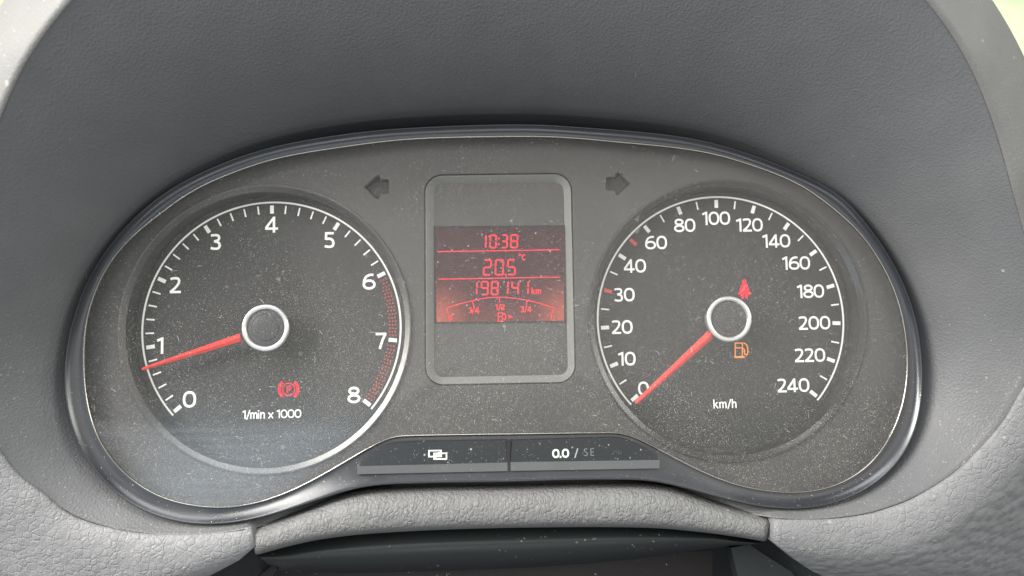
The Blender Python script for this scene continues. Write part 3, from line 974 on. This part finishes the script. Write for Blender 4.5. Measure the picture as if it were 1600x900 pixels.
scatter([lens_o], cluster, 20000, .035, .14, lambda c, n: low_w(c[2], -70, 60, .07) * patchy(c) * (1.25 if c[0] > -20 else .8), 1, fibres=90)
scatter([lens_o], cluster, 110000, .036, .078, lambda c, n: low_w(c[2], -70, 60, .14) * (.6 + .4 * patchy(c, .06, 1.0)), 2)
scatter([bezel_o, bl, br] + list(bl.children)[:1] + list(br.children)[:1], cluster, 4200, .035, .15, lambda c, n: low_w(c[2], -75, 40, .04) * max(.1, .4 + n[2]), 3)

# ================================================================== hood round the cluster
SEAM = [(0, 197), (20, 147), (43, 97), (73, 53), (118, 0), (190, -75), (300, -150), (450, -215), (620, -250), (790, -260), (960, -250), (1120, -210), (1270, -140), (1370, -70),
        (1443, 0), (1479, 47), (1513, 103), (1536, 157), (1556, 213), (1578, 297), (1600, 377), (1618, 450), (1624, 520), (1597, 610), (1562, 667), (1499, 733), (1432, 777),
        (1382, 797), (1299, 812), (1206, 812), (1130, 795), (1065, 775), (1030, 768), (950, 766), (796, 768), (640, 771), (565, 777), (525, 786), (467, 808), (383, 830), (300, 838), (233, 837), (183, 830), (133, 817), (100, 800), (67, 773), (33, 747), (0, 707),
        (-35, 640), (-52, 540), (-50, 420), (-35, 300)]
def seam_depth(py):
    return float(np.interp(py, [-260, 0, 200, 450, 650, 800, 840], [78, 62, 50, 36, 24, 15.5, 14]))

def lining_depth(px, py):
    d = seam_depth(py)
    return min(d, float(np.interp(px, [383, 450, 1130, 1206], [14, 3.5, 3.5, 14]))) if py > 720 and 383 < px < 1206 else d
hood = thing('binnacle_hood', 'dark grey plastic hood arching over and around the instrument cluster', 'instrument hood', (0, -20, 60))
so = soften(by_angle(crom(SEAM, 8, True), C0, N), 3)
outer = np.array([P(*q, lining_depth(*q)) for q in so])
bs = soften(bo, 9)
inner = np.array([P(*(b + (b - np.array(C0)) * -.012), 1.0) for b in bs])
rings = []
for f in np.linspace(0, 1, 15):
    # a funnel that flares: quick rise near the cluster, flatter towards the mouth
    g = f ** .55
    pt = inner + (outer - inner) * f
    pt[:, 1] = inner[:, 1] + (outer[:, 1] - inner[:, 1]) * g
    rings.append(list(pt))
mid = np.array([C0[0], 0, 0])
rings.insert(0, [q + np.array([0, 5.0, 0]) for q in inner])
rings[-1] = list(outer + np.array([0, -.45, 0]))
rings.append(list(outer + (outer - inner) * .004 + np.array([0, -.35, 0])))
rings.append(list(outer + (outer - inner) * .010 + np.array([0, 6.0, 0])))
V, F = loft(rings)
lin = make('hood_lining', V, F, mat_lining, hood)
scatter([lin], hood, 9000, .035, .15, lambda c, n: low_w(c[2], -75, 60, .035) * max(.08, .35 + n[2]), 4, fibres=30)
# rim panel: the front of the hood outside the seam, upper part only
def rim_piece(i0, i1):
    idx = [i % N for i in range(i0, i1)]
    rr = []
    for off, dd in [(3.2, -6), (2.8, .4), (5, .9), (18, .6), (45, -2.0), (68, -6), (79, -9), (85, -14), (87, -24)]:
        row = []
        for i in idx:
            q = np.array(so[i])
            t = so[(i + 1) % N] - so[i - 1]
            nn = np.array([t[1], -t[0]])
            nn /= np.linalg.norm(nn)
            p = q + nn * off
            row.append(P(p[0], p[1], seam_depth(q[1]) + dd))
        rr.append(row)
    return loft(rr, closed=False)
# angles run from -pi (left) through -pi/2 (up in the photo) to 0 (right)
V, F = rim_piece(-6, N // 2 + 8)
make('hood_rim', V, F, mat_rim, hood)

# dashboard top running away to the windscreen behind the hood
dash = bpy.data.objects.new('dashboard', None)
COL.objects.link(dash)
dash.location = (0, .40, -.08)
dash['label'], dash['category'] = 'broad dark grey dashboard top stretching away behind the hood', 'dashboard'
xs_, ys_ = np.linspace(-.85, .85, 25), np.linspace(.10, .80, 15)
V = [(x, y - .40, .018 * math.cos(x * 1.6) - .05 * max(0, (y - .55) / .25) ** 2 - .05 * max(0, (.2 - y) / .1) ** 2) for y in ys_ for x in xs_]
F = [(j * 25 + i, j * 25 + i + 1, (j + 1) * 25 + i + 1, (j + 1) * 25 + i) for j in range(14) for i in range(24)]
me = bpy.data.meshes.new('top_skin')
me.from_pydata(V, [], F)
for p_ in me.polygons:
    p_.use_smooth = True
me.materials.append(dark_plastic('dash_top_plastic', (.07, .07, .072), .6, grain=900, bump=.5))
o = bpy.data.objects.new('top_skin', me)
COL.objects.link(o)
o.parent = dash
sol = o.modifiers.new('thickness', 'SOLIDIFY')
sol.thickness, sol.offset = .012, -1

# ================================================================== leather pads either side and the strip between
def pad(name, seam, cat, label, rows, mat, group, end_cap):
    """A padded surface rolling away from a seam line: rows of (offset px along the outward normal, depth change)."""
    s = resample(crom(seam, 8), 70)
    org = P(*s[len(s) // 2], seam_depth(s[len(s) // 2][1]))
    o = thing(name, label, cat, org, group)
    return o, s

def set_roll(o, vals, n):
    at = o.data.attributes.new('roll', 'FLOAT', 'POINT')
    at.data.foreach_set('value', [v for v in vals for _ in range(n)])

def trim_rows(rr, cuts):
    """Shorten each row to the share (a, b) of its length."""
    out = []
    for row, (a, b) in zip(rr, cuts):
        n = len(row)
        r = np.array(row)
        t = np.linspace(a, b, n) * (n - 1)
        out.append([np.array([np.interp(x, range(n), r[:, q]) for q in range(3)]) for x in t])
    return out
def offset_rows(s, rows, sign):
    rr = []
    n = len(s)
    for off, dd in rows:
        row = []
        for i in range(n):
            t = s[min(i + 1, n - 1)] - s[max(i - 1, 0)]
            nn = np.array([-t[1], t[0]]) * sign
            nn /= np.linalg.norm(nn)
            p = s[i] + nn * off
            row.append(P(p[0], p[1], seam_depth(s[i][1]) + dd))
        rr.append(row)
    return rr

LSEAM = [(-70, 560), (-40, 640), (0, 706), (33, 746), (67, 772), (100, 799), (133, 816), (183, 829), (233, 836), (300, 837), (350, 833), (390, 826)]
o, s = pad('dash_pad', LSEAM, 'dashboard pad', 'pale grey grained pad at the lower left, ending beside the strip', None, mat_pad, 'grained dashboard pads', None)
rows = [(-3, -12), (-2.6, .1), (-1, .7), (3, 1.2), (14, 1.7), (30, 1.9), (50, 1.2), (75, -.6), (110, -4), (160, -11), (230, -24)]
rr = offset_rows(s, rows, 1)
# the right-hand end is cut on the slant and tucks in towards the column
rr = trim_rows(rr, [(0, 1 - max(0, r[0] - 34) * .0034) for r in rows])
for j, row in enumerate(rr):
    n = len(row)
    for i in range(n):
        e = max(0.0, (i - (n - 16)) / 15.0)
        row[i] = row[i] + np.array([0, 1, 0]) * (e ** 3) * (1.0 + .05 * max(0, rows[j][0] - 20) ** 1.1)
rr = [list(r) + [r[-1] + np.array([.25, .8, 0]), r[-1] + np.array([.4, 7, 0])] for r in rr]
V, F = loft(rr, closed=False)
set_roll(make('pad_skin', V, F, mat_pad, o), [max(0, min(1, (r[0] - 120) / 60)) for r in rows], len(rr[0]))

RSEAM = [(1211, 813), (1240, 813.5), (1299, 812.5), (1350, 806), (1382, 797.5), (1432, 777.5), (1499, 733.5), (1562, 667.5), (1597, 610.5), (1624, 560), (1640, 500)]
o, s = pad('dash_pad', RSEAM, 'dashboard pad', 'grey grained pad at the lower right, its outer side in shade', None, mat_pad, 'grained dashboard pads', None)
rows = [(-3, -12), (-2.6, .1), (-1, .7), (4, 1.2), (14, 1.7), (34, 2.0), (58, 1.3), (74, -.5), (90, -3.8), (112, -10), (150, -22), (200, -40), (280, -70)]
rr = offset_rows(s, rows, 1)
rr = trim_rows(rr, [(max(0, r[0] - 34) * .0022, 1) for r in rows])
for j, row in enumerate(rr):
    n = len(row)
    for i in range(n):
        e = max(0.0, (20 - i) / 20.0)
        row[i] = row[i] + np.array([0, 1, 0]) * (e ** 2) * (.05 * max(0, rows[j][0] - 24) ** 1.2)
rr = [[r[0] + np.array([-.4, 7, 0]), r[0] + np.array([-.2, .6, 0])] + list(r) for r in rr]
V, F = loft(rr, closed=False)
set_roll(make('pad_skin', V, F, mat_pad, o), [max(0, min(1, (r[0] - 52) / 34)) for r in rows], len(rr[0]))

# strip under the cluster
ST = [(391, 824), (430, 812), (467, 798.5), (500, 786), (532, 774.5), (576, 765), (666, 760), (796, 758), (900, 755.5), (1000, 755.5), (1040, 759.5), (1065, 765.5), (1133, 788), (1205, 806)]
SB = [(399, 866), (450, 852), (500, 841), (560, 833), (640, 827.5), (740, 823.5), (850, 821.5), (950, 821), (1030, 823), (1100, 830), (1150, 837), (1198, 845)]
st, sb = resample(crom(ST, 8), 120), resample(crom(SB, 8), 120)
strip = thing('trim_strip', 'light grey leather-grained strip running below the cluster buttons', 'trim strip', P(796, 795, 14))
rr = []
for f, d in [(-.02, 1.0), (.0, 6.0), (.05, 8.4), (.14, 11.4), (.22, 13.0), (.32, 14.2), (.55, 15.0), (.78, 15.0), (.90, 14.4), (.97, 13.2), (1.02, 11.2), (1.04, 8.0), (1.03, -4)]:
    row = [P(*(a + (b - a) * f), d) for a, b in zip(st, sb)]
    rr.append([row[0] + np.array([-.35, 6.0, 0]), row[0] + np.array([-.3, .9, 0])] + row[1:-1] + [row[-1] + np.array([.2, .8, 0]), row[-1] + np.array([.3, 6.0, 0])])
V, F = loft(rr, closed=False)
make('strip_skin', V, F, mat_strip, strip)

# ================================================================== steering column below the strip
column = thing('steering_column_cover', 'dark smooth steering column cover in shade under the strip', 'column cover', P(780, 870, 0))
CA = [(392, 858), (430, 855), (500, 840), (640, 826), (850, 819), (1000, 820), (1110, 830), (1160, 842), (1192, 846)]
CB = [(424, 886), (440, 888), (500, 890), (640, 888), (850, 880), (1000, 868), (1110, 855), (1150, 852), (1170, 852)]
ca, cb = resample(crom(CA, 8), 80), resample(crom(CB, 8), 80)
rr = []
for f, d in [(-.25, -4), (.0, 1.5), (.2, 4.5), (.36, 6.4), (.42, 6.9), (.5, 6.9), (.68, 5.6), (.85, 2.6), (1.0, -2), (1.1, -9)]:
    rr.append([P(*(a + (b - a) * f), d) for a, b in zip(ca, cb)])
V, F = loft(rr, closed=False)
make('upper_shroud', V, F, mat_column, column)
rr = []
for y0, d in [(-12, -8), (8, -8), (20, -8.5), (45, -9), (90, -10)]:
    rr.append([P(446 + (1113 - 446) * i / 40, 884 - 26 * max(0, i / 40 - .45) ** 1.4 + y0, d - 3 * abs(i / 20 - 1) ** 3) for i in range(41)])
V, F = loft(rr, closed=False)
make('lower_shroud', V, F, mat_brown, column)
def slab(name, pts, d, thick, mat, parent, dd=None):
    a = [P(x, y, d + (dd[i] if dd else 0)) for i, (x, y) in enumerate(pts)]
    n = len(a)
    V = a + [q + np.array([0, thick, 0]) for q in a]
    F = [tuple(range(n)), tuple(range(n, 2 * n))] + [(i, (i + 1) % n, n + (i + 1) % n, n + i) for i in range(n)]
    return make(name, V, F, mat, parent, smooth=False)
slab('side_bar', [(1142, 856), (1170, 851), (1236, 893), (1262, 930), (1160, 930)], -2, 6, mat_column, column)
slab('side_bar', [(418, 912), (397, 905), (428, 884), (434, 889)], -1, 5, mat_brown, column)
lp = thing('dash_side_panel', 'black recessed panel between the left pad and the steering column', 'dash panel', P(380, 890, -8), 'dark panels beside the column')
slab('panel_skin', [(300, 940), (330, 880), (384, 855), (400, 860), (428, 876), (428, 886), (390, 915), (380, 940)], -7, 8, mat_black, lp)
rp = thing('dash_side_panel', 'dark recessed panel between the right pad and the steering column', 'dash panel', P(1230, 890, -8), 'dark panels beside the column')
slab('panel_skin', [(1158, 856), (1178, 846), (1215, 838), (1260, 850), (1330, 900), (1350, 950), (1260, 950), (1215, 900)], -7, 8, mat_column, rp)
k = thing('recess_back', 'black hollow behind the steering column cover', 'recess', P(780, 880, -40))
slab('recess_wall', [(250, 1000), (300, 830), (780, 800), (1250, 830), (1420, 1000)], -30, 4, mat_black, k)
